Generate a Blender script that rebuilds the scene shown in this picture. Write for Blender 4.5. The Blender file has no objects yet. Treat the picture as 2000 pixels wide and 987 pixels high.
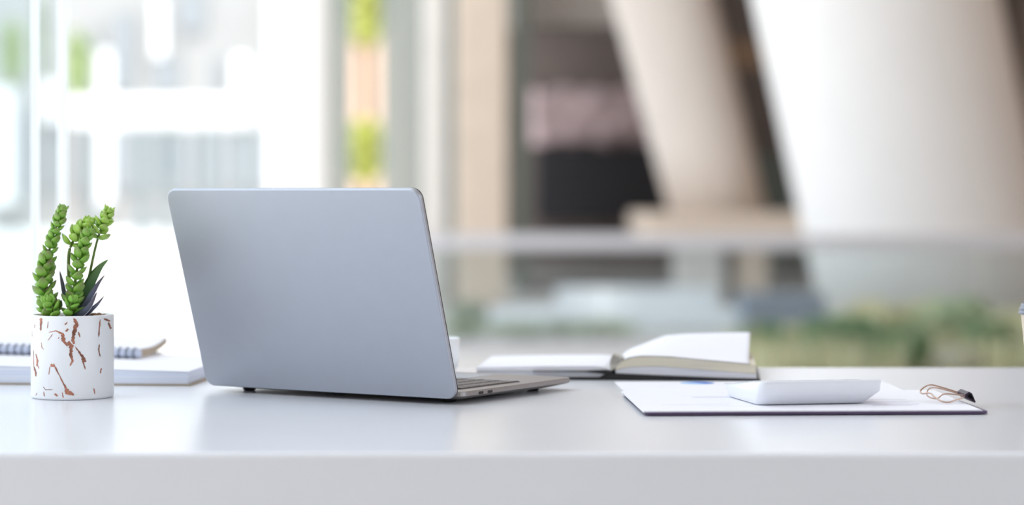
import bpy, bmesh, math, random
from mathutils import Vector, Matrix, noise
sc = bpy.context.scene
COL = sc.collection
PI = math.pi

# ------------------------------------------------------------------ camera
F, HY, CAMZ, TZ = 4500.0, 380.0, 0.949, 0.75
cd = bpy.data.cameras.new('camera'); cam = bpy.data.objects.new('camera', cd); COL.objects.link(cam)
cam.location = (0, 0, CAMZ); cam.rotation_euler = (PI/2, 0, 0)
cd.sensor_width = 36; cd.lens = F/2000*36
cd.shift_y = -(493.5-HY)/2000
cd.clip_start = .05; cd.clip_end = 500
cd.dof.use_dof = True; cd.dof.focus_distance = 2.2; cd.dof.aperture_fstop = 2.9
sc.camera = cam

def at(px, py, Y):                       # a pixel of the photograph at depth Y
    return Vector(((px-1000)*Y/F, Y, CAMZ-(py-HY)*Y/F))
def X(px, Y): return (px-1000)*Y/F
def Z(py, Y): return CAMZ-(py-HY)*Y/F

# ------------------------------------------------------------------ materials
def lin(c):
    c /= 255
    return c/12.92 if c <= .04045 else ((c+.055)/1.055)**2.4
def rgb(r, g, b): return (lin(r), lin(g), lin(b), 1)

def mat(name, col, rough=.6, metal=0, vary=.06, scale=30, bump=0, spec=.5, coat=0):
    m = bpy.data.materials.new(name); m.use_nodes = True
    nt = m.node_tree; b = nt.nodes['Principled BSDF']
    b.inputs['Roughness'].default_value = rough; b.inputs['Metallic'].default_value = metal
    b.inputs['Specular IOR Level'].default_value = spec
    b.inputs['Coat Weight'].default_value = coat
    tc = nt.nodes.new('ShaderNodeTexCoord'); n = nt.nodes.new('ShaderNodeTexNoise')
    n.inputs['Scale'].default_value = scale; n.inputs['Detail'].default_value = 3
    nt.links.new(tc.outputs['Object'], n.inputs['Vector'])
    r = nt.nodes.new('ShaderNodeValToRGB')
    c = rgb(*col)
    r.color_ramp.elements[0].position = .3; r.color_ramp.elements[1].position = .7
    r.color_ramp.elements[0].color = tuple(max(0, v*(1-vary)) for v in c[:3])+(1,)
    r.color_ramp.elements[1].color = tuple(min(1, v*(1+vary)) for v in c[:3])+(1,)
    nt.links.new(n.outputs['Fac'], r.inputs['Fac']); nt.links.new(r.outputs['Color'], b.inputs['Base Color'])
    if bump:
        bp = nt.nodes.new('ShaderNodeBump'); bp.inputs['Strength'].default_value = bump
        bp.inputs['Distance'].default_value = .002
        nt.links.new(n.outputs['Fac'], bp.inputs['Height']); nt.links.new(bp.outputs['Normal'], b.inputs['Normal'])
    return m

def mat_pages(name, c1, c2, scale):      # edge of a stack of sheets: fine lines across the thickness
    m = mat(name, c1, .8, vary=0); nt = m.node_tree; b = nt.nodes['Principled BSDF']
    tc = nt.nodes.new('ShaderNodeTexCoord'); mp = nt.nodes.new('ShaderNodeMapping')
    mp.inputs['Scale'].default_value = (2, 2, scale)
    n = nt.nodes.new('ShaderNodeTexNoise'); n.inputs['Scale'].default_value = 1; n.inputs['Detail'].default_value = 2
    r = nt.nodes.new('ShaderNodeValToRGB')
    r.color_ramp.elements[0].position = .35; r.color_ramp.elements[1].position = .65
    r.color_ramp.elements[0].color = rgb(*c1); r.color_ramp.elements[1].color = rgb(*c2)
    nt.links.new(tc.outputs['Object'], mp.inputs['Vector']); nt.links.new(mp.outputs['Vector'], n.inputs['Vector'])
    nt.links.new(n.outputs['Fac'], r.inputs['Fac']); nt.links.new(r.outputs['Color'], b.inputs['Base Color'])
    return m

def mat_glass(name, tint=(235, 240, 240), haze=.1, gloss=.06, hazecol=(240, 240, 240)):
    m = bpy.data.materials.new(name); m.use_nodes = True; nt = m.node_tree; nt.nodes.clear()
    o = nt.nodes.new('ShaderNodeOutputMaterial')
    t = nt.nodes.new('ShaderNodeBsdfTransparent'); t.inputs['Color'].default_value = rgb(*tint)
    d = nt.nodes.new('ShaderNodeBsdfDiffuse'); d.inputs['Color'].default_value = rgb(*hazecol)
    g = nt.nodes.new('ShaderNodeBsdfGlossy'); g.inputs['Roughness'].default_value = .05
    a = nt.nodes.new('ShaderNodeMixShader'); a.inputs['Fac'].default_value = haze
    c = nt.nodes.new('ShaderNodeMixShader'); c.inputs['Fac'].default_value = gloss
    nt.links.new(t.outputs[0], a.inputs[1]); nt.links.new(d.outputs[0], a.inputs[2])
    nt.links.new(a.outputs[0], c.inputs[1]); nt.links.new(g.outputs[0], c.inputs[2])
    nt.links.new(c.outputs[0], o.inputs['Surface'])
    return m

def mat_attr(name, stops, rough=.45, attr='tip', sss=0):   # pigment that runs from the base to the tip of a leaf
    m = bpy.data.materials.new(name); m.use_nodes = True; nt = m.node_tree; b = nt.nodes['Principled BSDF']
    b.inputs['Roughness'].default_value = rough
    a = nt.nodes.new('ShaderNodeAttribute'); a.attribute_name = attr
    r = nt.nodes.new('ShaderNodeValToRGB')
    while len(r.color_ramp.elements) < len(stops): r.color_ramp.elements.new(.5)
    for e, (p, c) in zip(r.color_ramp.elements, stops): e.position = p; e.color = rgb(*c)
    nt.links.new(a.outputs['Fac'], r.inputs['Fac']); nt.links.new(r.outputs['Color'], b.inputs['Base Color'])
    if sss:
        b.inputs['Subsurface Weight'].default_value = sss
        b.inputs['Subsurface Radius'].default_value = (.002, .004, .001)
        b.inputs['Subsurface Scale'].default_value = 1
    return m

# ------------------------------------------------------------------ object helpers
def obj(name, bm, m, parent=None, smooth=False, bevel=0, seg=2, solid=0):
    me = bpy.data.meshes.new(name)
    if not isinstance(bm, bpy.types.Mesh):
        bmesh.ops.recalc_face_normals(bm, faces=bm.faces); bm.to_mesh(me); bm.free()
    for k in (m if isinstance(m, (list, tuple)) else [m]): me.materials.append(k)
    if smooth:
        for p in me.polygons: p.use_smooth = True
    o = bpy.data.objects.new(name, me); COL.objects.link(o)
    if parent: o.parent = parent
    if solid:
        s = o.modifiers.new('solid', 'SOLIDIFY'); s.thickness = solid; s.offset = 0
    if bevel:
        b = o.modifiers.new('bevel', 'BEVEL'); b.width = bevel; b.segments = seg; b.limit_method = 'ANGLE'; b.angle_limit = .6
    return o
def tag(o, label=None, cat=None, group=None, kind=None):
    if label: o['label'] = label
    if cat: o['category'] = cat
    if group: o['group'] = group
    if kind: o['kind'] = kind
    return o
def thing(name, label, cat, loc=(0, 0, 0), rz=0, group=None):
    o = bpy.data.objects.new(name, None); COL.objects.link(o); o.location = loc; o.rotation_euler = (0, 0, rz)
    o.empty_display_size = .02
    return tag(o, label, cat, group)
def struct(name, bm, m, **k): return tag(obj(name, bm, m, **k), kind='structure')

def B(): return bmesh.new()
def box(bm, x0, x1, y0, y1, z0, z1, mi=0):
    v = [bm.verts.new((x, y, z)) for x in (x0, x1) for y in (y0, y1) for z in (z0, z1)]
    for q in ((0, 1, 3, 2), (4, 6, 7, 5), (0, 4, 5, 1), (2, 3, 7, 6), (0, 2, 6, 4), (1, 5, 7, 3)):
        bm.faces.new([v[i] for i in q]).material_index = mi
    return bm
def loft(bm, rings, caps=True, closed=True, mi=0):
    vs = [[bm.verts.new(p) for p in r] for r in rings]
    n = len(vs[0])
    for a, b in zip(vs, vs[1:]):
        for i in range(n if closed else n-1):
            j = (i+1) % n
            bm.faces.new((a[i], a[j], b[j], b[i])).material_index = mi
    if caps:
        bm.faces.new(vs[0][::-1]).material_index = mi; bm.faces.new(vs[-1]).material_index = mi
    return bm
def lathe(bm, prof, n=48, c=(0, 0), caps=False):
    return loft(bm, [[(c[0]+r*math.cos(2*PI*i/n), c[1]+r*math.sin(2*PI*i/n), z) for i in range(n)] for r, z in prof], caps)
def prism_y(bm, prof, y0, y1):           # a profile in x,z drawn out along y
    return loft(bm, [[(x, y0, z) for x, z in prof], [(x, y1, z) for x, z in prof]])
def rrect(x0, x1, y0, y1, r, n=6):
    out = []
    for cx, cy, a0 in ((x1-r, y1-r, 0), (x0+r, y1-r, 90), (x0+r, y0+r, 180), (x1-r, y0+r, 270)):
        for k in range(n+1):
            a = math.radians(a0+90*k/n); out.append((cx+r*math.cos(a), cy+r*math.sin(a)))
    return out
def tube(bm, pts, rad, n=8, closed=False, caps=True):
    pts = [Vector(p) for p in pts]; N = len(pts); rings = []; up = Vector((0, 0, 1))
    for i, p in enumerate(pts):
        t = (pts[(i+1) % N]-pts[i-1]) if closed else (pts[min(i+1, N-1)]-pts[max(i-1, 0)])
        t.normalize()
        u = t.cross(up if abs(t.dot(up)) < .95 else Vector((1, 0, 0))).normalized(); w = t.cross(u)
        r = rad(i/(N-1)) if callable(rad) else rad
        rings.append([p+u*r*math.cos(2*PI*k/n)+w*r*math.sin(2*PI*k/n) for k in range(n)])
    if closed: rings.append(rings[0])
    loft(bm, rings, caps and not closed)
    if closed: bmesh.ops.remove_doubles(bm, verts=bm.verts, dist=1e-7)
    return bm
def spline(pts, n=8):
    pts = [Vector(p) for p in pts]; out = []
    for i in range(len(pts)-1):
        p0, p1, p2, p3 = pts[max(i-1, 0)], pts[i], pts[i+1], pts[min(i+2, len(pts)-1)]
        for k in range(n):
            t = k/n
            out.append(.5*((2*p1)+(p2-p0)*t+(2*p0-5*p1+4*p2-p3)*t*t+(3*p1-p0-3*p2+p3)*t**3))
    out.append(pts[-1]); return out
def interp(tab, x):
    if x <= tab[0][0]: return tab[0][1]
    for (a, b), (c, d) in zip(tab, tab[1:]):
        if x <= c: return b+(d-b)*(x-a)/(c-a)
    return tab[-1][1]
def sheet(bm, f, nu=24, nv=10, mi=0):
    v = [[bm.verts.new(f(i/nu, j/nv)) for j in range(nv+1)] for i in range(nu+1)]
    for i in range(nu):
        for j in range(nv):
            bm.faces.new((v[i][j], v[i+1][j], v[i+1][j+1], v[i][j+1])).material_index = mi
    return bm

# ------------------------------------------------------------------ shared materials
M = dict(
    desk=mat('white_desk_laminate', (231, 233, 238), .22, vary=.01, scale=6),
    tray=mat('painted_sheen_well', (112, 104, 102), .5), desk_leg=mat('desk_leg_metal', (190, 192, 195), .4, metal=.6),  # well colour lifted to carry the light it reflects at grazing view
    alu=mat('brushed_aluminium', (176, 180, 189), .42, metal=1, vary=.008, scale=60),
    alu_reflect=mat('reflection_toned_aluminium', (158, 153, 152), .42, metal=1, vary=.02, scale=200),  # browner copy for the base, the deck's reflection put into the colour
    black=mat('black_plastic', (22, 22, 24), .45), rubber=mat('black_rubber', (18, 18, 20), .8),
    key=mat('painted_sheen_key', (104, 96, 93), .5), screen=mat('black_screen_glass', (8, 8, 10), .08),  # black keys lightened to brownish grey in place of grazing reflection
    ceramic=mat('white_glazed_ceramic', (238, 240, 243), .3, vary=.01),
    copper=mat('copper_vein', (168, 112, 92), .45, metal=.35, vary=.5, scale=90),
    gravel=mat('brown_gravel', (156, 122, 96), .9, vary=.3, scale=120),
    soil=mat('dark_soil', (70, 54, 44), .95, vary=.3, scale=200),
    stem=mat('green_stem', (110, 134, 60), .55, vary=.2, scale=200),
    paper=mat('white_paper', (240, 240, 246), .75, vary=.01),
    paper_warm=mat('ivory_paper', (238, 236, 232), .8, vary=.01),
    kraft=mat('kraft_cover', (176, 162, 144), .8, vary=.1),
    cover_pale=mat('pale_cover', (214, 216, 206), .6),
    wire=mat('steel_wire', (70, 84, 104), .35, metal=.8),
    brass=mat('brass_wire', (196, 170, 156), .3, metal=.9),
    clip=mat('dark_clip', (46, 30, 54), .35, metal=.3),
    board=mat('dark_plum_board', (74, 56, 88), .55, vary=.1),
    ink=mat('lavender_ink', (150, 146, 196), .8), blue=mat('blue_print', (92, 132, 208), .8), sky=mat('light_blue_print', (168, 202, 242), .8),
    calc=mat('white_plastic', (236, 238, 244), .4, vary=.01),
    calc_key=mat('pale_grey_key', (206, 208, 214), .45), lcd=mat('grey_green_lcd', (150, 160, 150), .2),
    cup=mat('cream_paper_cup', (222, 206, 184), .7), lid=mat('grey_plastic_lid', (108, 114, 128), .35),
    pages=mat_pages('page_edges', (196, 206, 228), (222, 226, 236), 900),
    pages_cream=mat_pages('cream_page_edges', (206, 198, 176), (226, 220, 204), 900),
    pages_pale=mat_pages('pale_page_edges', (222, 222, 228), (206, 208, 214), 900),
)

# ------------------------------------------------------------------ desk
desk = thing('desk', 'long white glossy desk with thick front edge, under the laptop', 'desk', (0, 2.2, 0))
NY, FY = 1.773-2.2, 2.65-2.2
obj('desktop', box(B(), -.72, 1.0, NY, FY, TZ-.085, TZ), M['desk'], desk, bevel=.004, seg=3)
for sx in (-.66, .94):
    for sy in (NY+.06, FY-.06):
        obj('leg', box(B(), sx-.03, sx+.03, sy-.03, sy+.03, 0, TZ-.085), M['desk_leg'], desk, bevel=.003)

# ------------------------------------------------------------------ laptop
PSI, TILT = math.radians(32.3), math.radians(17.7)
W, D, LH = .3041, .2124, .208
lap = thing('laptop', 'open silver laptop seen from behind, its lid tilted back', 'laptop', (-.051, 2.168, TZ), -PSI)
def slab(bm, ring_f, levels):
    return loft(bm, [[(x, y, z) for x, y in ring_f(i)] for i, z in levels])
bm = B()
lv = [(.020, .0026), (.013, .0040), (.006, .0058), (.0015, .0072), (0, .0080), (0, .0118), (.0005, .0124)]
loft(bm, [[(x, y, z) for x, y in rrect(-W+i, -i, .006+i, D-i, .010)] for i, z in lv])
base = obj('base', bm, M['alu_reflect'], lap, smooth=False)
for x in (-.274, -.030):
    for y in (.030, .182):
        obj('rubber_foot', lathe(B(), [(.0045, .0), (.0062, .0006), (.0066, .0028)], 24, (x, y), True), M['rubber'], base, smooth=True)
for y in (.040, .056):
    bm = B(); loft(bm, [[(xx, y+a, .0094+b) for a, b in rrect(-.0042, .0042, -.0013, .0013, .0012, 4)] for xx in (-.002, .00025)])
    obj('usb_port', bm, M['black'], base)
tray = obj('keyboard_tray', box(B(), -.288, -.016, .030, .132, .0119, .0126), M['tray'], base, bevel=.0002)
obj('rim_highlight', box(B(), -.289, -.015, .1322, .1340, .0119, .0138), M['alu'], base, bevel=.0002)  # raised bright bar drawn as the highlight on the well's front edge
kw = .272/14.5
kproto = bpy.data.meshes.new('key'); kb = B(); box(kb, -.0081, .0081, -.0075, .0075, 0, .0012); bmesh.ops.recalc_face_normals(kb, faces=kb.faces); kb.to_mesh(kb and kproto); kb.free(); kproto.materials.append(M['key'])
for r in range(6):
    for c in range(14):
        if r == 5 and 3 <= c <= 7:
            if c != 5: continue
        k = bpy.data.objects.new('key', kproto); COL.objects.link(k); k.parent = tray
        k.location = (-.279+c*.0195, .039+r*.0168, .0126)
        k.scale = (5.7 if (r == 5 and c == 5) else 1, 1, 1)
obj('touchpad', box(B(), -.218, -.086, .139, .2, .0124, .0126), M['alu'], base)
obj('hinge', tube(B(), [(-W+.03, .0085, .0085), (-.03, .0085, .0085)], .0036, 16), M['black'], lap, smooth=True)
def lidpt(x, v, n):                      # v up the lid, n through its thickness
    return (x, .0-math.sin(TILT)*v+math.cos(TILT)*n, .0055+math.cos(TILT)*v+math.sin(TILT)*n)
ring = rrect(-W-.0012, -.0014, 0, LH, .0105, 8)
def ins(r, i): 
    cx, cy = -W/2, LH/2
    return [(cx+(x-cx)*(1-2*i/W), cy+(y-cy)*(1-2*i/LH)) for x, y in r]
bm = B(); loft(bm, [[lidpt(x, y, n) for x, y in ins(ring, i)] for i, n in ((.0009, 0), (.0002, .0005), (0, .0012), (0, .0044), (.0004, .0048))])
lid = obj('lid', bm, M['alu'], lap)
bm = B(); loft(bm, [[lidpt(x, y, n) for x, y in ins(ring, .00005)] for n in (.0046, .0057)])  # black layer carried to the rim to darken the lid's shaded side edge
obj('display', bm, M['screen'], lid)

# ------------------------------------------------------------------ potted succulent
PX, PY = -.4315, 2.262
S0 = F/PY
pot_t = thing('potted_succulent', 'small green succulents in a white copper-veined pot, beside the laptop', 'potted plant', (PX, PY, TZ))
R = .0402; PH = .0815
prof = [(.001, .0), (R-.003, .0), (R-.0008, .0006), (R, .003), (R, PH-.0015), (R-.0006, PH-.0003), (R-.0016, PH), (R-.003, PH-.0006), (R-.0034, PH-.004), (R-.0036, PH-.012)]
pot = obj('pot', lathe(B(), prof, 96), M['ceramic'], pot_t, smooth=True)
veins = [([(585,120),(612,165),(590,260),(578,330),(592,365)],[14,30,26,20,20]),([(345,255),(420,240),(480,270),(490,330),(530,390)],[4,9,20,30,10]),
 ([(525,372),(540,352),(562,385),(560,460),(575,530),(550,575)],[12,22,34,22,13,8]),([(600,390),(640,450),(670,490),(690,540)],[6,14,18,24]),
 ([(660,500),(676,560),(690,610)],[16,10,7]),([(362,572),(408,572)],[24,26]),([(357,580),(345,660)],[8,4]),
 ([(405,580),(450,660),(500,760),(530,825),(588,852)],[14,8,13,34,16]),([(260,118),(262,170),(255,240)],[26,20,13]),
 ([(170,420),(172,580),(195,625),(200,680)],[4,6,24,8]),([(200,460),(222,530),(205,580)],[8,18,13]),([(215,560),(240,605)],[8,5]),
 ([(812,130),(800,300)],[7,9]),([(805,370),(800,430),(812,490)],[5,9,6]),([(822,600),(812,650)],[8,9]),([(528,158),(503,183)],[8,11]),
 ([(538,222),(510,246)],[12,16]),([(150,240),(150,300)],[3,5]),([(265,350),(270,400),(292,420)],[4,6,4]),([(335,335),(385,270)],[4,5]),
 ([(838,125),(882,150)],[10,20]),([(872,160),(885,225)],[8,12]),([(285,775),(310,802),(390,802)],[5,6,4]),([(200,862),(216,836)],[8,6]),
 ([(405,840),(436,862)],[14,16]),([(478,825),(490,880)],[6,8]),([(628,250),(642,302)],[9,11]),([(290,820),(300,868)],[6,8]),([(760,790),(770,850)],[10,6]),
 ([(340,150),(330,215)],[5,7]),([(450,300),(440,318)],[6,6]),([(190,180),(183,215)],[5,7])]
bm = B(); rnd = random.Random(4)
def potpt(zx, zy, off=.00022):
    px, py = 40+zx/4.935, 600+zy/4.935
    s = max(-.985, min(.985, (px-141.5)/80.2)); th = math.asin(s)
    h = PH*(1-(py-(620.5-4*(1-math.cos(th))))/(783.5-620.5))
    h = max(.002, min(PH-.002, h))
    return Vector(((R+off)*math.sin(th), -(R+off)*math.cos(th), h))
for pts, ws in veins:
    L = []
    for i in range(len(pts)-1):
        for k in range(6):
            t = k/6; L.append((pts[i][0]*(1-t)+pts[i+1][0]*t, pts[i][1]*(1-t)+pts[i+1][1]*t, ws[i]*(1-t)+ws[i+1]*t))
    L.append((*pts[-1], ws[-1]))
    prev = None
    for i, (x, y, w) in enumerate(L):
        a, b = L[max(i-1, 0)], L[min(i+1, len(L)-1)]
        dx, dy = b[0]-a[0], b[1]-a[1]; l = math.hypot(dx, dy) or 1
        nx, ny = -dy/l, dx/l
        w1, w2 = w*.62*rnd.uniform(.55, 1.35), w*.62*rnd.uniform(.55, 1.35)
        if i in (0, len(L)-1): w1 *= .3; w2 *= .3
        cur = [bm.verts.new(potpt(x+nx*w1, y+ny*w1)), bm.verts.new(potpt(x, y, .00028)), bm.verts.new(potpt(x-nx*w2, y-ny*w2))]
        if prev:
            for j in (0, 1): bm.faces.new((prev[j], prev[j+1], cur[j+1], cur[j]))
        prev = cur
tag(obj('copper_veins', bm, M['copper'], pot, smooth=True), 'copper coloured marbling')
obj('soil', lathe(B(), [(.001, PH-.0075), (R-.0037, PH-.0075)], 48), M['soil'], pot_t)
bm = B(); rnd = random.Random(7)
for k in range(150):
    a, r = rnd.uniform(0, 2*PI), (R-.0065)*math.sqrt(rnd.random()); s = rnd.uniform(.0012, .003)
    z0 = PH-.006+(.0035 if (math.cos(a) > .2 and r > .012) else 0)*rnd.random()+rnd.uniform(0, .0022)
    mx = Matrix.Translation((r*math.cos(a), r*math.sin(a), z0)) @ Matrix.Rotation(rnd.uniform(0, 6), 4, 'Z') @ Matrix.Diagonal((s*rnd.uniform(.8, 1.5), s, s*rnd.uniform(.5, .9), 1))
    ret = bmesh.ops.create_icosphere(bm, subdivisions=2, radius=1, matrix=mx)
    for v in ret['verts']: v.co += noise.noise_vector(v.co*900)*s*.25
tag(obj('gravel', bm, M['gravel'], pot_t), kind='stuff')

leafmat = mat_attr('succulent_leaf', [(0, (122, 182, 66)), (.45, (132, 178, 70)), (.75, (124, 142, 80)), (1, (122, 92, 84))], .42)
leafmat_young = mat_attr('young_succulent_leaf', [(0, (164, 206, 84)), (.6, (164, 202, 90)), (.85, (150, 170, 94)), (1, (142, 112, 94))], .42)
def leaf(bm, lay, base, direc, upv, L, Wd, Th, curl, seg=7, nr=8, tipc=1.0):
    d = direc.normalized(); side = d.cross(upv).normalized(); u = side.cross(d).normalized()
    rings = []
    for i in range(seg+1):
        t = i/seg
        w = Wd*(math.sin(PI*min(1, .12+.88*t)**.85)**.8 if t < 1 else 0)+1e-5
        w = Wd*interp([(0, .45), (.2, .8), (.45, 1), (.7, .82), (.88, .42), (1, .03)], t)
        h = Th*interp([(0, .5), (.3, .95), (.55, 1), (.8, .6), (1, .03)], t)
        c = base+d*(L*t)+u*(curl*L*t*t)
        rings.append([bm.verts.new(c+side*(w*math.cos(2*PI*k/nr))+u*(h*math.sin(2*PI*k/nr))) for k in range(nr)])
        for v in rings[-1]: v[lay] = t*tipc
    for a, b in zip(rings, rings[1:]):
        for k in range(nr):
            bm.faces.new((a[k], a[(k+1) % nr], b[(k+1) % nr], b[k]))
    bm.faces.new(rings[-1]); bm.faces.new(rings[0][::-1])
def stalk(px_pts, depth, start, n, s0, s1, seed, mt, tip0=1.0, stem_r=.0016, twist=1.32, per=2, elev0=.22, elev1=.75):
    """px_pts: a line through the photograph, depth offset from the pot's centre"""
    rnd = random.Random(seed)
    P = [Vector(((x-141.5)/S0, depth[0]+(depth[1]-depth[0])*i/(len(px_pts)-1), (782-y)/S0)) for i, (x, y) in enumerate(px_pts)]
    C = spline(P, 10)
    st = obj('stem', tube(B(), C, lambda t: stem_r*(1-.6*t), 10), M['stem'], pot_t, smooth=True)
    bm = B(); lay = bm.verts.layers.float.new('tip')
    ang = rnd.uniform(0, 6)
    for i in range(n):
        f = i/(n-1); t = start+(1-start)*f; q = t*(len(C)-1); k = min(int(q), len(C)-2)
        c = C[k].lerp(C[k+1], q-k); ax = (C[min(k+2, len(C)-1)]-C[max(k-1, 0)]).normalized()
        e1 = ax.orthogonal().normalized(); e2 = ax.cross(e1)
        s = s0+(s1-s0)*f
        ang += twist
        for j in range(per):
            a = ang+2*PI*j/per+rnd.uniform(-.15, .15)
            rad = e1*math.cos(a)+e2*math.sin(a)
            el = elev0+(elev1-elev0)*f+rnd.uniform(-.12, .12)
            L = 1.08*s*rnd.uniform(.85, 1.12)
            leaf(bm, lay, c+rad*stem_r*.5, rad*math.cos(el)+ax*math.sin(el), ax, L, L*.48, L*.22, .30, tipc=tip0*rnd.uniform(.75, 1.05))
    c = C[-1]; ax = (C[-1]-C[-4]).normalized(); e1 = ax.orthogonal().normalized(); e2 = ax.cross(e1)
    for j in range(4):
        a = j*PI/2; rad = e1*math.cos(a)+e2*math.sin(a)
        leaf(bm, lay, c, ax*1.0+rad*.55, rad, s1*.9, s1*.3, s1*.24, -.1, tipc=.5)
    lf = obj('leaves', bm, mt, st, smooth=True)
    return st
stalk([(108, 622), (96, 590), (92, 545), (96, 505), (106, 465), (115, 438), (122, 417)], (-.006, -.002), .04, 25, .0128, .0070, 1, leafmat, .95)
stalk([(103, 622), (96, 600), (90, 570), (89, 540), (94, 512)], (-.016, -.012), .04, 11, .0126, .0098, 2, leafmat, .9)
stalk([(120, 620), (112, 604), (106, 594)], (-.022, -.026), .1, 4, .0105, .0085, 9, leafmat, .6)
stalk([(136, 620), (134, 560), (133, 520), (136, 492), (149, 466), (162, 451), (171, 441)], (.004, 0), .55, 10, .0122, .0074, 3, leafmat_young, .75, stem_r=.0021)
stalk([(146, 622), (148, 590), (152, 550), (158, 515), (167, 486), (174, 464)], (-.014, -.008), .04, 17, .0124, .0092, 4, leafmat, .9, stem_r=.002)
stalk([(162, 620), (168, 570), (178, 520), (187, 482), (198, 448), (206, 432), (210, 420)], (.006, .002), .55, 11, .0110, .0064, 5, leafmat_young, .95, stem_r=.0017)
stalk([(140, 622), (146, 604), (150, 594)], (-.026, -.027), .15, 3, .0098, .0080, 11, leafmat, .25)
aloe_green = mat_attr('aloe_green', [(0, (40, 66, 44)), (.4, (70, 112, 62)), (1, (104, 138, 78))], .4)
aloe_dark = mat_attr('aloe_dark', [(0, (44, 50, 58)), (.45, (92, 100, 122)), (.8, (96, 88, 98)), (1, (72, 62, 66))], .4)
aloe_edge = mat('aloe_white_edge', (206, 208, 222), .5)
def blade(px_pts, dep, w, mt, edge=False, th=.0016):
    P = [Vector(((x-141.5)/S0, dep[0]+(dep[1]-dep[0])*i/(len(px_pts)-1), (782-y)/S0)) for i, (x, y) in enumerate(px_pts)]
    C = spline(P, 8); n = len(C); bm = B(); lay = bm.verts.layers.float.new('tip'); rings = []; eb = B()
    E = []
    for i, c in enumerate(C):
        t = i/(n-1); ax = (C[min(i+1, n-1)]-C[max(i-1, 0)]).normalized()
        side = ax.cross(Vector((.25, -1, .15))).normalized(); nn = side.cross(ax)
        ww = w*interp([(0, .75), (.25, 1), (.6, .7), (.85, .3), (1, .02)], t); hh = th*interp([(0, 1), (.6, .7), (1, .05)], t)
        r = [c+side*ww-nn*hh*.2, c+side*ww*.5+nn*hh*.5, c+nn*hh*.25, c-side*ww*.5+nn*hh*.5, c-side*ww-nn*hh*.2, c-side*ww*.5-nn*hh*.6, c-nn*hh, c+side*ww*.5-nn*hh*.6]
        rings.append([bm.verts.new(p) for p in r]); E.append((c-side*ww, c+side*ww))
        for v in rings[-1]: v[lay] = t
    for a, b in zip(rings, rings[1:]):
        for k in range(8): bm.faces.new((a[k], a[(k+1) % 8], b[(k+1) % 8], b[k]))
    bm.faces.new(rings[0][::-1]); bm.faces.new(rings[-1])
    o = obj('pointed_leaf', bm, mt, pot_t, smooth=True)
    if edge:
        k = 0 if (E[n//2][0].x-E[n//2][0].z) > (E[n//2][1].x-E[n//2][1].z) else 1
        tag(obj('leaf_edge', tube(B(), [e[k] for e in E[:int(n*.8)]], lambda t: .0005*(1-.7*t), 6), aloe_edge, o, smooth=True), 'white leaf edge')
blade([(152, 622), (165, 585), (180, 552), (196, 528), (213, 513)], (.0, -.004), .0062, aloe_green)
blade([(158, 622), (166, 590), (172, 560), (186, 538)], (.008, .012), .0060, aloe_green)
blade([(146, 624), (168, 602), (184, 578), (197, 558), (210, 542)], (-.010, -.014), .0034, aloe_dark, True)
blade([(150, 626), (170, 614), (186, 598), (199, 574)], (-.020, -.026), .0036, aloe_dark, True)
blade([(166, 626), (182, 612), (198, 598), (212, 582)], (-.016, -.024), .0024, aloe_dark, True)
blade([(146, 620), (130, 590), (122, 555), (118, 535)], (-.002, -.004), .0026, aloe_dark)

# ------------------------------------------------------------------ paper pad and wire-bound notebook behind the pot
pad = thing('paper_pad', 'thick pad of white sheets lying flat behind the plant pot', 'notebook', (-.3368, 2.394, TZ), -math.radians(5))
def padtop(x): return interp([(-.34, .0205), (-.2, .0188), (0, .0140)], x)
bm = B(); loft(bm, [[(x, y, z) for x, y in rrect(-.34, .004, -.003, .238, .003, 3)] for z in (.0004, .0016)])
obj('back_cover', bm, M['kraft'], pad)
bm = B(); n = 12
rings = []
for i in range(n+1):
    x = -.338*(1-i/n)
    z = padtop(x); rings.append([(x, 0, .0016), (x, .235, .0016), (x, .234, z), (x, .002, z)])
loft(bm, rings)
obj('page_block', bm, M['pages'], pad, bevel=.0004, seg=1)
rings = [[(x, .002, padtop(x)+.0001), (x, .234, padtop(x)+.0001), (x, .234, padtop(x)+.0006), (x, .0015, padtop(x)+.0006)] for x in [-.338+.338*i/n-.0005 for i in range(n+1)]]
obj('top_sheet', loft(B(), rings), M['paper'], pad)

def onpad(x, y):                          # height of the pad's top under a world point
    c, s = math.cos(-math.radians(5)), math.sin(-math.radians(5))
    dx, dy = x+.3368, y-2.394
    return TZ+padtop(c*dx+s*dy)+.0007
YA = math.radians(8.5)
nb = thing('spiral_notebook', 'small kraft notebook with wire binding, lying on the paper pad behind the pot', 'notebook', (-.4135, 2.545, 0), -YA)
def nbw(x): # world pad height under local x
    wx, wy = -.4135+x*math.cos(YA), 2.545-x*math.sin(YA); return onpad(wx, wy)
rings = []
for i in range(9):
    x = -.195+.195*i/8; z0 = nbw(x)
    r = []
    for k in range(9):
        y = .006+.104*k/8; r.append((x, y, z0+.0016+1.5*max(0, y-.03)**2))
    for k in range(8, -1, -1):
        y = .006+.104*k/8; r.append((x, y, z0+.0016+1.5*max(0, y-.03)**2+.0082-.03*max(0, y-.02)))
    rings.append(r)
obj('page_block', loft(B(), rings), M['kraft'], nb)
rings = []
for i in range(9):
    x = -.195+.1945*i/8; z0 = nbw(x)
    f = lambda y: z0+.0016+1.5*max(0, y-.03)**2+.0083-.03*max(0, y-.02)
    ys = [.006+.104*k/8 for k in range(9)]
    rings.append([(x, y, f(y)) for y in ys]+[(x, y, f(y)+.0012) for y in reversed(ys)])
obj('top_page', loft(B(), rings), M['paper'], nb)
bm = B()
rings = []
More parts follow.
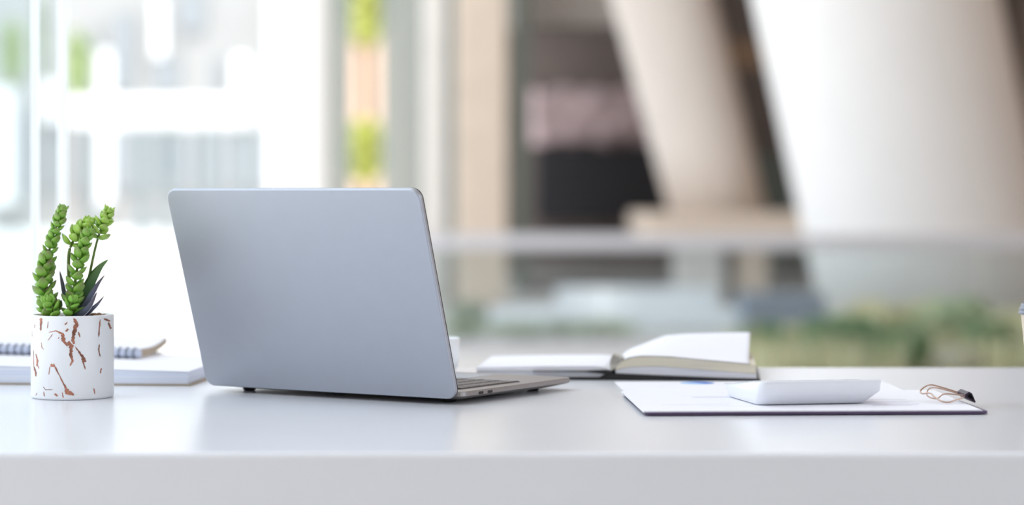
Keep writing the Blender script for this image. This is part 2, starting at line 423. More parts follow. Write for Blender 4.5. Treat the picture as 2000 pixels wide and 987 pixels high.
for i in range(9):
    x = -.195+.195*i/8; z0 = nbw(x); rings.append([(x, .004, z0+.0004), (x, .10, z0+.0004), (x, .10, z0+.0012), (x, .004, z0+.0012)])
obj('back_cover', loft(bm, rings), M['paper'], nb)
bm = B()
for i in range(23):
    for dd in (0, .0021):
        x = -.0035-i*.0086-dd; z0 = nbw(x)+.0064
        tube(bm, [(x+.0004*math.sin(a), .0045+.0060*math.cos(a), z0+.0060*math.sin(a)) for a in [2*PI*k/20 for k in range(20)]], .00042, 6, closed=True)
tag(obj('wire_binding', bm, M['wire'], nb, smooth=True), 'steel double-loop wire binding')
rings = []
for i in range(9):
    x = -.195+.197*i/8; z0 = nbw(x)
    rings.append([(x, .0045+.0048*math.cos(a), z0+.0063+.0048*math.sin(a)) for a in [2*PI*k/14 for k in range(14)]])
obj('bound_edge', loft(B(), rings), mat('pale_blue_edge', (204, 212, 232), .6), nb, smooth=True)

# ------------------------------------------------------------------ small white cup behind the laptop
cupw = thing('ceramic_cup', 'low white cup, mostly hidden behind the laptop lid', 'cup', (-.0915, 2.50, TZ))
obj('body', lathe(B(), [(.001, 0), (.024, 0), (.026, .001), (.0325, .012), (.0348, .030), (.0350, .0425), (.0344, .0436), (.0334, .0428), (.0328, .030), (.030, .012), (.001, .004)], 48), M['ceramic'], cupw, smooth=True)
obj('handle', tube(B(), spline([(-.033, 0, .036), (-.046, 0, .036), (-.051, 0, .025), (-.045, 0, .014), (-.031, 0, .012)], 6), .003, 10), M['ceramic'], cupw, smooth=True)

# ------------------------------------------------------------------ open notebook
nbk = thing('open_notebook', 'open hardback notebook with black cover and lifted right-hand pages, behind the calculator', 'notebook', (.1069, 2.467, TZ), -math.radians(5))
DN = .178
prof = [(-.150, .0003), (.158, .0003), (.158, .0024), (.12, .0030), (.03, .0062), (.004, .0072), (-.006, .0068), (-.012, .003), (-.150, .0024)]
obj('cover', prism_y(B(), prof, -.002, DN+.003), M['black'], nbk, bevel=.0005)
prof = [(-.146, .0026), (-.013, .0032), (-.006, .0075), (-.012, .0086), (-.09, .0088), (-.146, .0082)]
o = obj('page_block', prism_y(B(), prof, 0, DN), M['pages_pale'], nbk)
prof = [(-.146, .0088), (-.09, .0094), (-.012, .0098), (-.003, .0088), (-.001, .0105), (-.008, .0143), (-.020, .0153), (-.06, .0150), (-.11, .0138), (-.146, .0126)]
o = obj('page_block', prism_y(B(), prof, 0, DN), M['paper'], nbk)
prof = [(-.085, .0089), (-.03, .0089), (-.008, .0068), (0, .0070), (.002, .0098), (-.006, .0112), (-.03, .0100), (-.085, .0093)]
tag(obj('ribbon_and_gap_shade', prism_y(B(), prof, -.0035, .02), M['black'], nbk), 'black bookmark end and painted shade in the gap between pages')  # black bookmark end, its thin tail painting the shadow gap between page blocks
lowtop = [(.004, .0105), (.015, .0140), (.05, .0152), (.10, .0115), (.154, .0078)]
hightop = [(.004, .0130), (.009, .019), (.016, .0230), (.03, .0255), (.06, .0250), (.10, .0215), (.154, .0170)]
lowbot = [(.004, .0074), (.03, .0064), (.12, .0032), (.154, .0027)]
xs = [.004+.150*i/20 for i in range(21)]
obj('page_block', prism_y(B(), [(x, interp(lowbot, x)) for x in xs]+[(x, interp(lowtop, x)) for x in reversed(xs)], 0, DN), M['pages_pale'], nbk)
obj('page_block', prism_y(B(), [(x, interp(lowtop, x)+.0002) for x in xs]+[(x-.0008*(x > .1), interp(hightop, x)) for x in reversed(xs)], -.0006, DN), M['pages_cream'], nbk)
fartop = [(.004, .014), (.015, .0225), (.027, .0270), (.04, .0325), (.053, .0375), (.075, .0395), (.1, .0402), (.148, .0415)]
for k, (lift, w) in enumerate(((1, .147), (.9, .145), (.22, .146))):
    def f(u, v, lift=lift, w=w):
        x = .004+(w-.004)*u
        a, b = interp(hightop, x)+.0004+.0003*(2-k), interp(fartop, x)
        s = max(0, (v-.30)/.70); s = s*s*(3-2*s) if v < .75 else s*s*(3-2*s)
        return (x-.004*s*lift*u*0+.003*s*u, .001+DN*v, a+(b-a)*lift*s)
    obj('lifted_page', sheet(B(), f, 30, 16), M['paper'], nbk, smooth=True, solid=.00015)
for k in range(6):
    def f(u, v, k=k):
        return (.0+.0042*math.sin(u*PI*.9)*(-.5+.35*k)+.011*u*u*(.2+.16*k), .0005+.06*v, .0105+.0165*u*(1-.05*k)-.002*v)
    obj('curled_page', sheet(B(), f, 14, 4), mat('grey_page', (196, 192, 182), .8) if k == 0 else bpy.data.materials['grey_page'], nbk, smooth=True, solid=.0014)

# ------------------------------------------------------------------ loose report sheet under the clipboard
rep = thing('report_sheet', 'loose white sheet with a blue pie chart, sticking out behind the clipboard', 'paper', (.1185, 2.16, TZ), math.radians(2))
bm = B(); box(bm, 0, .285, 0, .283, .0001, .0005)
cx, cy, cr = .198-.1185+.006, .262, .018
def pie(a0, a1, mi, z):
    c = bm.verts.new((cx, cy, z)); p = [bm.verts.new((cx+cr*math.cos(a0+(a1-a0)*k/20), cy+cr*math.sin(a0+(a1-a0)*k/20), z)) for k in range(21)]
    for k in range(20): bm.faces.new((c, p[k], p[k+1])).material_index = mi
pie(-1.2, 2.2, 1, .00056); pie(2.2, 2*PI-1.2, 2, .00056)
obj('page', bm, [M['paper'], M['blue'], M['sky']], rep)

# ------------------------------------------------------------------ clipboard
BZ = .0008
clp = thing('clipboard', 'dark clipboard with white sheets under a wire clip, below the calculator', 'clipboard', (.1195, 2.064, TZ+BZ), math.radians(2.6))
bm = B(); loft(bm, [[(x, y, z) for x, y in rrect(0, .311, 0, .215, .006, 5)] for z in (0, .0026)])
obj('board', bm, M['board'], clp, bevel=.0006)
def lines(bm, L, z):
    for x0, x1, y, t in L:
        v = [bm.verts.new(p) for p in ((x0, y, z), (x1, y, z), (x1, y+t, z), (x0, y+t, z))]
        bm.faces.new(v).material_index = 1
for k in range(3):
    bm = B(); z = .00265+.0004*k
    box(bm, -.0020+.0003*k, .3058-.0006*k, .0015+.0003*k, .2125, z, z+.00032)
    if k == 2:
        L = [(.022, .085, .060, .0006), (.022, .085, .0655, .0004), (.055, .105, .045, .0006), (.215, .262, .088, .0012), (.215, .255, .0775, .0014), (.215, .262, .062, .0012), (.215, .258, .052, .0014), (.215, .25, .046, .001), (.215, .259, .104, .0012),
             (.06, .19, .135, .001), (.06, .16, .145, .001)]
        lines(bm, L, z+.00036)
    for v in bm.verts:
        if v.co.x > .28: v.co.x += .0045*(v.co.y/.21)
    obj('page', bm, [M['paper'], M['ink']], clp)
PZ = .0041
c0 = Vector((.1195, 2.064))
def clipl(x, y, h):                       # world point -> clipboard's own axes
    a = -math.radians(2.6); dx, dy = x-c0.x, y-c0.y
    return (dx*math.cos(a)-dy*math.sin(a), dx*math.sin(a)+dy*math.cos(a), h-BZ)
jaw = obj('clip_jaw', B(), M['clip'], clp)
bm = B()
tri = [(.0045, .0012), (.0048, -.0026), (-.0045, .0042), (-.0022, .0078), (.0012, .0072)]
jx, jy, jz = clipl(.4255, 2.140, 0)
tri_o = [(.0046, -.0020), (-.0050, .0034), (-.0042, .0062), (-.0010, .0084), (.0018, .0070), (.0052, -.0008)]
tri_i = [(.0032, -.0002), (-.0030, .0042), (-.0026, .0054), (-.0006, .0066), (.0008, .0058), (.0036, .0008)]
ro = [[(jx+a, jy+y, .0064+b) for a, b in tri_o] for y in (0, .032)]
ri = [[(jx+a, jy+y, .0064+b) for a, b in tri_i] for y in (0, .032)]
loft(bm, ro, False); loft(bm, ri, False)
for e in (0, 1):
    A = [bm.verts.new(p) for p in ro[e]]; C = [bm.verts.new(p) for p in ri[e]]
    for k in range(6): bm.faces.new((A[k], A[(k+1) % 6], C[(k+1) % 6], C[k]))
bmesh.ops.remove_doubles(bm, verts=bm.verts, dist=1e-6); bmesh.ops.recalc_face_normals(bm, faces=bm.faces)
bm.to_mesh(jaw.data); bm.free()
wp = [(.423, 2.170, .0115), (.410, 2.172, .0155), (.399, 2.174, .0186), (.394, 2.174, .0190), (.388, 2.170, .0172), (.383, 2.162, .0140), (.3845, 2.156, .0125), (.390, 2.150, .0135),
      (.393, 2.143, .0105), (.398, 2.137, .0072), (.4045, 2.135, .0062), (.413, 2.138, .0085), (.423, 2.143, .0112)]
obj('wire_handle', tube(B(), spline([clipl(*p) for p in wp], 6), .00078, 8), M['brass'], jaw, smooth=True)
wp = [(.423, 2.168, .0105), (.408, 2.168, .0150), (.397, 2.166, .0172), (.391, 2.163, .0160), (.3885, 2.158, .0115), (.391, 2.153, .0090), (.397, 2.150, .0085), (.404, 2.149, .0128), (.4235, 2.147, .0112)]
obj('wire_handle', tube(B(), spline([clipl(*p) for p in wp], 6), .0007, 8), M['brass'], jaw, smooth=True)

# ------------------------------------------------------------------ calculator
cal = thing('calculator', 'white desk calculator lying on the clipboard, raised end forward', 'calculator', (.2262, 2.119, TZ+BZ+PZ), math.radians(11.5))
CT = lambda y: .0234-.0125*(y+.015)/.118
lev = [(.0005, 0, .1035, 0, .094, .008), (.0011, -.0008, .105, -.0014, .0955, .009), (.0045, -.0015, .109, -.0050, .099, .010), (.0085, -.0020, .1135, -.0090, .102, .011), (.0118, -.0022, .1165, -.0118, .108, .009)]
rings = [[(x, y, z) for x, y in rrect(x0, x1, y0, y1, r, 6)] for z, x0, x1, y0, y1, r in lev]
for f, i in ((.55, 0), (.9, 0), (.975, .0008), (1, .0022)):
    q = -.0118-.0036*min(1, f/.9)
    rings.append([(x, y, .0118+(CT(y)-.0118)*f) for x, y in rrect(-.0022+i+.001*f, .1165-i, q+i, .108-i, .009-i*.5, 6)])
body = obj('body', loft(B(), rings), M['calc'], cal, smooth=True)
body.data.materials[0] = M['calc']
obj('display', loft(B(), [[(x, y, CT(y)+dz) for x, y in rrect(.012, .102, .004, .022, .003, 3)] for dz in (-.0005, .0005)]), M['lcd'], cal)
kp = None
for r in range(5):
    for c in range(5):
        y0 = .032+r*.0138; x0 = .0075+c*.0206
        if kp is None:
            bm = B(); loft(bm, [[(x, y, z-.0915*(y)) for x, y in rrect(-i, .0165+i, -i, .0105+i, .0025, 3)] for i, z in ((.0006, -.0006), (.0002, .0010), (-.0008, .0015))])
            k = kp = obj('key', bm, M['calc_key'], cal)
        else:
            k = kp.copy(); COL.objects.link(k); k.parent = cal
        k.location = (x0, y0, CT(y0))

# ------------------------------------------------------------------ coffee cup at the right
cc = thing('coffee_cup', 'cream paper coffee cup with grey lid, cut off by the right edge', 'cup', (.5155, 2.15, TZ))
obj('cup_body', lathe(B(), [(.001, .001), (.030, .001), (.0305, 0), (.0315, .0008), (.0398, .0885), (.0402, .090)], 64), M['cup'], cc, smooth=True)
obj('lid', lathe(B(), [(.0402, .0872), (.0415, .0872), (.0422, .0880), (.0422, .0893), (.0412, .0900), (.0409, .0912), (.0416, .0920), (.0415, .0930), (.0405, .0938), (.0400, .0952), (.0396, .0968), (.0386, .0974), (.036, .0972), (.0345, .0948), (.001, .0948)], 64), M['lid'], cc, smooth=True)

# ================================================================== the place behind
G = dict(
    conc=mat('pale_concrete', (226, 222, 218), .8, vary=.05, scale=3), beige=mat('beige_stone', (222, 204, 186), .8, vary=.05, scale=4),
    col=mat('white_column_plaster', (236, 233, 230), .75, vary=.02, scale=2), col2=mat('cream_column_plaster', (240, 230, 221), .75, vary=.02, scale=2),
    floor=mat('grey_beige_paving', (208, 204, 199), .6, vary=.05, scale=2), plaza=mat('white_paving', (236, 234, 230), .7, vary=.04, scale=1),
    dark=mat('dark_brown_hall_shade', (120, 108, 102), .8, vary=.12, scale=3), black=mat('opening_shade', (52, 50, 54), .8),  # darkness of the deep hall put into the wall and opening colours
    pink=mat('mottled_pink_stone', (208, 184, 184), .9, vary=.25, scale=6), brown=mat('brown_beam', (156, 130, 108), .8),
    rail=mat('pale_grey_rail', (206, 204, 208), .5), green_grey=mat('green_grey_panel', (118, 126, 120), .6),
    white=mat('white_render', (242, 242, 242), .7, vary=.02), bluegrey=mat('pale_blue_cladding', (168, 167, 165), .5, vary=.08, scale=.3), pane_blue=mat('blue_grey_pane', (150, 155, 158), .4, vary=.05),
    grey=mat('mid_grey_cladding', (140, 152, 154), .6, vary=.06), step=mat('white_marble', (240, 244, 250), .6, vary=.03, scale=5),
    bluebox=mat('slate_blue_block', (140, 150, 166), .6), peach=mat('peach_render', (240, 206, 180), .8),
    bark=mat('brown_bark', (92, 72, 58), .9), wall=mat('warm_brown_wall', (172, 146, 126), .85, vary=.06, scale=2),
    glass=mat_glass('clear_glass', (238, 242, 242), .03, .03), frost=mat_glass('green_frosted_glass', (208, 214, 210), .55, .05, (172, 178, 175)),  # clear glass holds a little diffuse white for the brightness it would reflect
    pane=mat_glass('partition_glass', (248, 251, 252), .02, .03),
)
G['edge'] = bpy.data.materials.new('frosted_glass_edge'); G['edge'].use_nodes = True
_n = G['edge'].node_tree; _t = _n.nodes.new('ShaderNodeBsdfTranslucent'); _t.inputs['Color'].default_value = (.97, .98, .98, 1)
_m = _n.nodes.new('ShaderNodeMixShader'); _m.inputs['Fac'].default_value = .95
_n.links.new(_n.nodes['Principled BSDF'].outputs[0], _m.inputs[1]); _n.links.new(_t.outputs[0], _m.inputs[2])
_n.links.new(_m.outputs[0], _n.nodes['Material Output'].inputs['Surface'])
# ground, unseen roof and walls added to shape the light, dark hall
HT = 8.0
struct('floor', box(B(), -1.6, 9, -12, 32, -.2, 0), G['floor'])
struct('ground', box(B(), -60, -1.6, -12, 90, -.2, 0), G['plaza'])
bm = B(); box(bm, -1.25, 9, -9.0, 9.4, HT, HT+.4); box(bm, -1.25, 9, 13.6, 32, HT, HT+.4); box(bm, -1.25, .3, 9.4, 13.6, HT, HT+.4)
struct('shading_ceiling', bm, G['conc'])  # unseen, its height and open strip shaped to steer the skylight
struct('sun_block_wall', box(B(), .3, 9, 9.0, 9.4, HT+.4, HT+7.5), G['conc'])  # added out of view to keep sun from falling through the roof gap
struct('blocker_wall_front', box(B(), -1.25, 9, -9.3, -9, 0, HT), G['wall'])  # added behind the camera to cut light on the desk front
struct('blocker_wall_side', box(B(), -1.55, -1.25, -9.3, .6, 0, HT), G['conc'])  # added out of view to block sky light from the left rear
struct('blocker_wall_right', box(B(), 6.0, 6.3, 3, 32, 0, HT), G['wall'])  # added out of view to block light from the right and bounce brown
struct('wall_back', box(B(), -.35, 6.0, 27, 27.4, 0, HT), G['dark'])
struct('wall_left', box(B(), X(1000, 22), X(1000, 22)+.16, 22, 25.6, 0, HT), mat('dark_green_grey_jamb', (112, 116, 108), .8))
tag(struct('door_1', box(B(), X(1048, 26.8), X(1312, 26.8), 26.75, 27, Z(432, 26.8), Z(288, 26.8)), G['black']), 'black slab painting the shade of an opening in the dark hall')  # flat black slab, the opening's shade given as colour
struct('door_2', box(B(), X(1478, 26.8), X(1580, 26.8), 26.75, 27, Z(520, 26.8), Z(300, 26.8)), G['green_grey'])
struct('trim_1', box(B(), X(995, 23.5), X(1260, 23.5), 23.2, 23.8, Z(52, 23.5), HT), G['conc'])
struct('trim_2', box(B(), X(1395, 24), X(1640, 24), 23.8, 24.2, Z(134, 24), Z(82, 24)), G['brown'])
bm = B(); fx0, fx1, fz0, fz1 = X(1036, 26.9), X(1330, 26.9), Z(284, 26.9), Z(172, 26.9)
def fr(u, v):
    p = Vector((fx0+(fx1-fx0)*u, 26.99, fz0+(fz1-fz0)*v))
    e = min(1, 8*u*(1-u)*4)*min(1, 5*v*(1-v)*4)
    p.z += .10*noise.noise(Vector((p.x*4, v*2, 3)))*abs(2*v-1)
    p.y -= (.06+.06*noise.noise(p*5)+.03*noise.noise(p*14))*e
    return p
tag(struct('trim_3', sheet(bm, fr, 90, 36), G['pink'], smooth=True), 'mottled pinkish grey stone band across the dark opening between the columns')
# leaning columns
def column(name, c0, r0, c1, r1, m, n=64):
    bm = B(); rings = []
    for i in range(13):
        t = i/12; c = Vector(c0).lerp(Vector(c1), t); r = r0+(r1-r0)*t
        rings.append([(c.x+r*math.cos(2*PI*k/n), c.y+r*math.sin(2*PI*k/n), c.z) for k in range(n)])
    return obj(name, loft(bm, rings), m, smooth=True)
c = column('column', (3.06, 16.3, 0), .85, (3.06-.88*HT/4.2, 16.3, HT), .907, G['col'])
tag(c, 'massive white slanted round column at the right, rising behind the shrubs', 'column', kind='structure')
c = column('column', (1.86, 20.8, .7905), .44, (1.86-.87*(HT-.79)/3.41, 21, HT), .57, G['col2'])
tag(c, 'slimmer cream slanted round column standing on the stone podium', 'column', kind='structure')
c = column('column', (-1.56, 17.2, 0), .19, (-1.56, 17.2, HT), .19, G['white'], 40)
tag(c, 'bright white upright round column behind the laptop', 'column', kind='structure')
o = obj('pillar', box(B(), X(890, 19.5), X(990, 19.5), 19.5, 19.95, 0, HT), G['beige'], bevel=.03)
tag(o, 'square beige stone pillar at the left of the dark hall', 'pillar', kind='structure')
o = obj('pillar', box(B(), X(826, 20), X(868, 20), 20, 20.3, 0, HT), G['conc'], bevel=.02)
tag(o, 'narrow pale pillar left of the square beige pillar', 'pillar', kind='structure')
struct('window_1', box(B(), X(744, 20.2), X(826, 20.2), 20.2, 20.24, 0, HT), G['frost'])
struct('window_2', box(B(), X(868, 20.4), X(892, 20.4), 20.4, 20.44, 0, HT), G['frost'])
struct('window_3', box(B(), X(636, 20.2), X(686, 20.2), 20.2, 20.24, 0, HT), G['frost'])
# stone podium under the cream column
pod = thing('stone_podium', 'pale stone podium on two piers below the cream slanted column', 'podium', (2.0, 20.5, 0))
obj('slab', box(B(), X(1262, 19)-2.0, 1.0, -1.5, 1.5, Z(462, 19), .79), G['beige'], pod, bevel=.02)
obj('pier', box(B(), X(1322, 19.2)-2.0, X(1412, 19.2)-2.0, -1.3, -.8, 0, Z(462, 19)), G['conc'], pod)
obj('pier', box(B(), X(1442, 19.2)-2.0, X(1500, 19.2)-2.0, -1.3, -.8, 0, Z(462, 19)), G['beige'], pod)
# glass balustrade
bal = thing('glass_balustrade', 'low glass balustrade with pale grey rail, in front of the columns', 'railing', (1.4, 14, 0))
x0, x1 = -2.0, 2.6
obj('rail', box(B(), x0, x1, -.04, .04, Z(487, 14), Z(458, 14)), G['rail'], bal, bevel=.01)
for k in range(4):
    a = x0+(x1-x0)*k/4
    obj('glass_panel', box(B(), a+.006, a+(x1-x0)/4-.006, -.006, .006, .04, Z(487, 14)), G['glass'], bal)
obj('base_channel', box(B(), x0, x1, -.05, .05, 0, .05), G['rail'], bal)
# white marble tiers and slate block
tag(obj('marble_bench', box(B(), X(958, 16.6), X(1440, 16.6), 15.9, 16.25, 0, Z(604, 15.9)), G['step'], bevel=.02), 'wide low white stone bench beyond the open notebook', 'bench')
tag(obj('marble_step', box(B(), X(1085, 18), X(1395, 18), 17.6, 17.85, 0, Z(564, 17.6)), G['step'], bevel=.02), 'narrower white stone block rising behind the low bench', 'bench')
tag(obj('slate_block', box(B(), X(1440, 15.2), X(1600, 15.2), 14.85, 15.3, 0, Z(575, 14.9)), G['bluebox'], bevel=.02), 'slate blue grey block at the foot of the massive white column', 'block')

# foliage
def leaf_mat(name, a, b):
    m = bpy.data.materials.new(name); m.use_nodes = True; nt = m.node_tree; p = nt.nodes['Principled BSDF']
    p.inputs['Roughness'].default_value = .6
    g = nt.nodes.new('ShaderNodeNewGeometry'); r = nt.nodes.new('ShaderNodeValToRGB')
    r.color_ramp.elements[0].color = rgb(*a); r.color_ramp.elements[1].color = rgb(*b)
    nt.links.new(g.outputs['Random Per Island'], r.inputs['Fac']); nt.links.new(r.outputs['Color'], p.inputs['Base Color'])
    return m
LF = dict(dark=leaf_mat('dark_green_leaves', (70, 122, 90), (140, 164, 120)), olive=leaf_mat('olive_leaves', (176, 180, 140), (228, 226, 190)),
          mid=leaf_mat('mid_green_leaves', (136, 162, 128), (198, 206, 168)), yellow=leaf_mat('yellow_green_leaves', (196, 204, 96), (234, 236, 150)),
          lime=leaf_mat('lime_leaves', (160, 182, 120), (206, 218, 168)), sage=leaf_mat('sage_leaves', (150, 166, 146), (196, 204, 180)))
def foliage(bm, c, r, n, s, seed, shell=.35):
    rnd = random.Random(seed)
    for k in range(n):
        while True:
            d = Vector((rnd.uniform(-1, 1), rnd.uniform(-1, 1), rnd.uniform(-1, 1)))
            if shell < d.length < 1: break
        p = Vector(c)+Vector((d.x*r[0], d.y*r[1], d.z*r[2]))
        if p.z < .045: p.z = .045+rnd.random()*.05
        a = Vector((rnd.gauss(0, 1), rnd.gauss(0, 1), rnd.gauss(0, .6)+.4)).normalized(); b = a.orthogonal().normalized()
        b = (Matrix.Rotation(rnd.uniform(0, 6.28), 3, a) @ b); q = s*rnd.uniform(.7, 1.3); nn = a.cross(b)*q*.12
        v = [bm.verts.new(p-a*q), bm.verts.new(p+b*q*.42+nn), bm.verts.new(p+a*q), bm.verts.new(p-b*q*.42+nn)]
        bm.faces.new((v[0], v[1], v[2])); bm.faces.new((v[0], v[2], v[3]))
    return bm
def shrub(px, py_top, Y, w, h, mk, label, seed, group=None, n=700, s=.04):
    zb = .031 if Y < 13.3 else 0
    t = thing('shrub', label, 'shrub', (X(px, Y), Y, zb), 0, group)
    zt = Z(py_top, Y)-zb
    bm = B(); rnd = random.Random(seed)
    foliage(bm, (0, 0, zt-h/2), (w/2, w/2, h/2), n, s, seed)
    for k in range(4): foliage(bm, (rnd.uniform(-.3, .3)*w, rnd.uniform(-.3, .3)*w, zt-h*.4+rnd.uniform(-.1, .25)*h), (w*.22, w*.22, h*.28), n//6, s, seed+k+1)
    obj('foliage', bm, LF[mk], t)
    bm = B()
    for k in range(5):
        a = k*1.26; tube(bm, [(.02*math.cos(a), .02*math.sin(a), 0), (w*.16*math.cos(a), w*.16*math.sin(a), zt*.45), (w*.26*math.cos(a), w*.26*math.sin(a), zt*.7)], .008, 6)
    obj('stems', bm, G['bark'], t)
    return t
HG = 'shrubs in the planting bed at the right'
shrub(1498, 634, 12.2, .34, .26, 'dark', 'dark green shrub right of the lifted notebook pages, leftmost in the bed', 31, HG)
shrub(1650, 628, 12.0, .46, .28, 'dark', 'wide dark green shrub below the left edge of the massive white column', 32, HG)
shrub(1762, 652, 11.5, .28, .20, 'dark', 'low dark green shrub behind the calculator, in the middle of the bed', 33, HG)
shrub(1560, 640, 12.9, .50, .30, 'olive', 'pale olive shrub between the two dark green shrubs left of the calculator', 38, HG)
shrub(1795, 592, 13.0, .50, .34, 'olive', 'olive shrub behind the grey boulder, in front of the massive white column', 39, HG)
shrub(1705, 592, 12.8, .62, .42, 'olive', 'olive shrub directly below the massive white column', 34, HG)
shrub(1855, 590, 12.6, .56, .40, 'mid', 'tall mid green shrub behind the wire clip of the clipboard', 35, HG)
shrub(1925, 640, 12.0, .30, .26, 'dark', 'small dark green shrub just left of the coffee cup', 36, HG)
shrub(1998, 608, 12.3, .40, .34, 'olive', 'olive shrub behind the coffee cup at the right edge', 37, HG)
bm = B(); rnd = random.Random(50)
for k in range(5200):
    p = Vector((rnd.uniform(X(1455, 11.6), 4.3), rnd.uniform(11.2, 12.9), .031)); h = rnd.uniform(.05, .26)
    a = rnd.uniform(0, 6.28); d = Vector((math.cos(a), math.sin(a), 0)); l = Vector((rnd.gauss(0, .04), rnd.gauss(0, .04), h))
    v = [bm.verts.new(p-d*.012), bm.verts.new(p+d*.012), bm.verts.new(p+l)]; bm.faces.new(v)
tag(obj('grass', bm, LF['olive']), 'pale olive grass carpeting the bed around the shrubs', 'grass', kind='stuff')
tag(obj('planting_bed', box(B(), X(1450, 11.4), 4.4, 11.1, 13.2, 0, .03), mat('bed_soil', (120, 112, 92), .95, vary=.2)), 'low planting bed of soil under the shrubs and grass', 'planting bed')
for i, (px, Y, w) in enumerate(((1795, 11.7, .22), (1868, 11.35, .26))):
    bm = B(); bmesh.ops.create_icosphere(bm, subdivisions=3, radius=1, matrix=Matrix.Translation((X(px, Y), Y, .112)) @ Matrix.Diagonal((w*.5, w*.4, .07, 1)))
    for v in bm.verts: v.co += noise.noise_vector(v.co*6)*.02
    tag(obj('boulder', bm, mat('grey_boulder%s' % ('' if i == 0 else '_pale'), (150, 148, 140), .9, vary=.1)), ('grey boulder in the grass between the middle shrubs', 'pale grey boulder low in the grass near the desk edge')[i], 'rock')
LG = 'low plants in front of the white bench'
shrub(905, 632, 15.1, .34, .17, 'mid', 'small green plant just right of the laptop lid', 41, LG, 260, .03)
shrub(1096, 634, 15.3, .22, .16, 'mid', 'upright small green plant in front of the white bench, above the open notebook', 42, LG, 200, .03)
shrub(1020, 654, 15.2, .46, .09, 'mid', 'flat green ground plant left of the small upright one', 43, LG, 220, .03)
shrub(1180, 656, 15.3, .50, .08, 'mid', 'flat green ground plant right of the small upright one', 44, LG, 220, .03)
shrub(915, 588, 16.8, .32, .26, 'sage', 'pale yellow-green tuft at the foot of the square beige pillar', 45, LG, 260, .04)

# sunlit outside at the left
def block(name, x0, x1, y0, y1, z0, z1, m, label, cat, bevel=0):
    return tag(obj(name, box(B(), x0, x1, y0, y1, z0, z1), m, bevel=bevel), label, cat)
fb = thing('office_building', 'pale office block with blue-grey panes, far behind the glass on the left', 'building', (X(240, 62), 62, 0))
ox = X(240, 62)
obj('wall', box(B(), X(-140, 62)-ox, X(640, 62)-ox, 0, 6, 0, 11), G['bluegrey'], fb)
for (a, b, c_, d) in ((84, 114, 240, 372), (140, 186, 246, 372), (222, 268, 246, 372), (290, 316, 250, 372), (338, 376, 256, 372), (384, 440, 250, 372), (446, 524, 262, 366),
                      (168, 190, 60, 180), (222, 262, 30, 180), (350, 400, -20, 60), (300, 350, 110, 180), (415, 436, 120, 180), (36, 60, 224, 372), (250, 330, 428, 470)):
    obj('window', box(B(), X(a, 61.9)-ox, X(b, 61.9)-ox, -.2, 0, Z(d, 61.9), Z(c_, 61.9)), G['pane_blue'], fb)
tag(obj('window', box(B(), X(316, 61.6)-ox, X(337, 61.6)-ox, -.3, -.2, Z(352, 61.6), Z(246, 61.6)), mat('dark_teal_pane', (104, 122, 126), .4), fb), 'darker teal pane')
for (a, b, c_, d) in ((192, 216, 100, 400), (524, 640, -300, 420), (84, 114, 160, 236), (-20, 34, 172, 400), (456, 486, 110, 240), (300, 320, 0, 110)):
    obj('white_panel', box(B(), X(a, 61.5)-ox, X(b, 61.5)-ox, -.5, 0, max(.02, Z(d, 61.5)), Z(c_, 61.5)), G['white'], fb)
cp = thing('walkway_canopy', 'bright white canopy on grey posts outside, left of the laptop', 'canopy', (X(320, 42), 42, 0))
ox = X(320, 42)
obj('roof', box(B(), X(150, 42)-ox, X(492, 42)-ox, -1.2, 1.2, Z(246, 42), Z(196, 42)), G['white'], cp, bevel=.1)
for px in (175, 275, 325, 405, 480):
    obj('post', box(B(), X(px-7, 42)-ox, X(px+7, 42)-ox, .1, .3, 0, Z(246, 42)), G['grey'], cp)
def tree(px, py0, py1, w, Y, mk, label, seed, n=900, s=.12):
    t = thing('tree', label, 'tree', (X(px, Y), Y, 0))
    z0, z1 = Z(py1, Y), Z(py0, Y)
    obj('crown', foliage(B(), (0, 0, (z0+z1)/2), (w, w, (z1-z0)/2), n, s, seed, .1), LF[mk], t)
    obj('trunk', tube(B(), [(0, 0, 0), (.03, 0, z0*.6), (0, 0, (z0+z1)/2)], .07 if Y < 40 else .03, 8), G['bark'], t, smooth=True)
tree(24, 40, 165, .18, 45, 'lime', 'slender green tree outside at the far left edge', 61)
tree(152, 60, 195, .22, 45, 'lime', 'narrow light green tree beside the white canopy', 62)
tree(80, -10, 160, .10, 50, 'sage', 'pale slender tree seen between the two glass partition frames', 63, 500)
tree(714, -160, 92, .42, 32, 'yellow', 'yellow-green tree above the laptop, right of the white round column', 64, 1500)
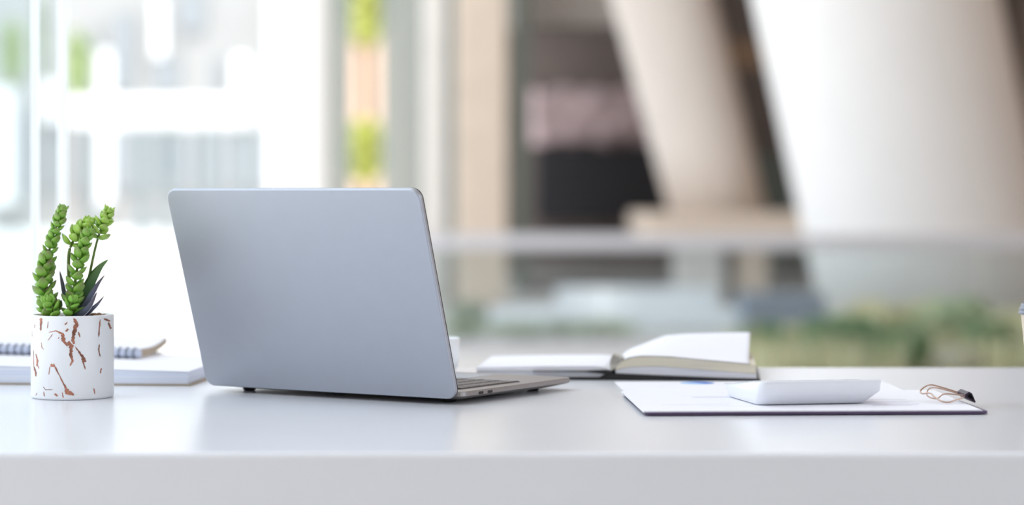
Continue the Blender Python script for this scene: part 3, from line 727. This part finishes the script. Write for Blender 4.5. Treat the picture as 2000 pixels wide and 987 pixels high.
sh = thing('shrub', 'yellow-green bush below the yellow tree, seen just above the laptop lid', 'shrub', (X(712, 31), 31, 0))
obj('foliage', foliage(B(), (0, 0, Z(295, 31)), (.30, .3, .42), 900, .1, 65, .1), LF['yellow'], sh)
obj('stems', tube(B(), [(0, 0, 0), (.05, 0, .7), (0, 0, 1.6)], .05, 8), G['bark'], sh)
block('garden_wall', X(560, 38), X(860, 38), 38, 38.5, 0, 5.5, G['peach'], 'peach rendered wall behind the yellow-green tree', 'wall')
# frameless glass partition just behind the desk
for i, (pa, pb, Y, lab) in enumerate(((62, 75, 2.74, 'clear glass partition behind the desk, nearest the left edge'), (114, 132, 3.05, 'second clear glass partition behind the desk, right of the first'))):
    gp = thing('glass_partition', lab, 'partition', (X(pa, Y), Y, 0))
    obj('pane', box(B(), -.9, 0, -.004, .004, .02, 2.4), G['pane'], gp)
    obj('edge_frame', box(B(), 0, X(pb, Y)-X(pa, Y), -.006, .006, 0, 2.4), G['edge'], gp)
    obj('floor_shoe', box(B(), -.9, X(pb, Y)-X(pa, Y), -.03, .03, 0, .02), G['rail'], gp)

# ------------------------------------------------------------------ light
w = bpy.data.worlds.new('world'); sc.world = w; w.use_nodes = True
nt = w.node_tree; bg = nt.nodes['Background']
bg.inputs['Color'].default_value = (.85, .92, 1, 1); bg.inputs['Strength'].default_value = 1.0
sd = bpy.data.lights.new('sun', 'SUN'); sun = bpy.data.objects.new('sun', sd); COL.objects.link(sun)
sd.energy = 1.3; sd.angle = math.radians(2); sd.color = (1, .95, .88)
az, el = math.radians(3), math.radians(58)
dirv = Vector((math.sin(az)*math.cos(el), math.cos(az)*math.cos(el), -math.sin(el)))
sun.rotation_euler = dirv.to_track_quat('-Z', 'Y').to_euler(); sun.location = (-10, -10, 20)

sc.view_settings.view_transform = 'Standard'; sc.view_settings.look = 'None'
sc.view_settings.gamma = 1; sc.view_settings.use_curve_mapping = False
sc.view_settings.exposure = 1.1
sc.cycles.max_bounces = 8; sc.cycles.transparent_max_bounces = 16
sc.cycles.sample_clamp_indirect = 8
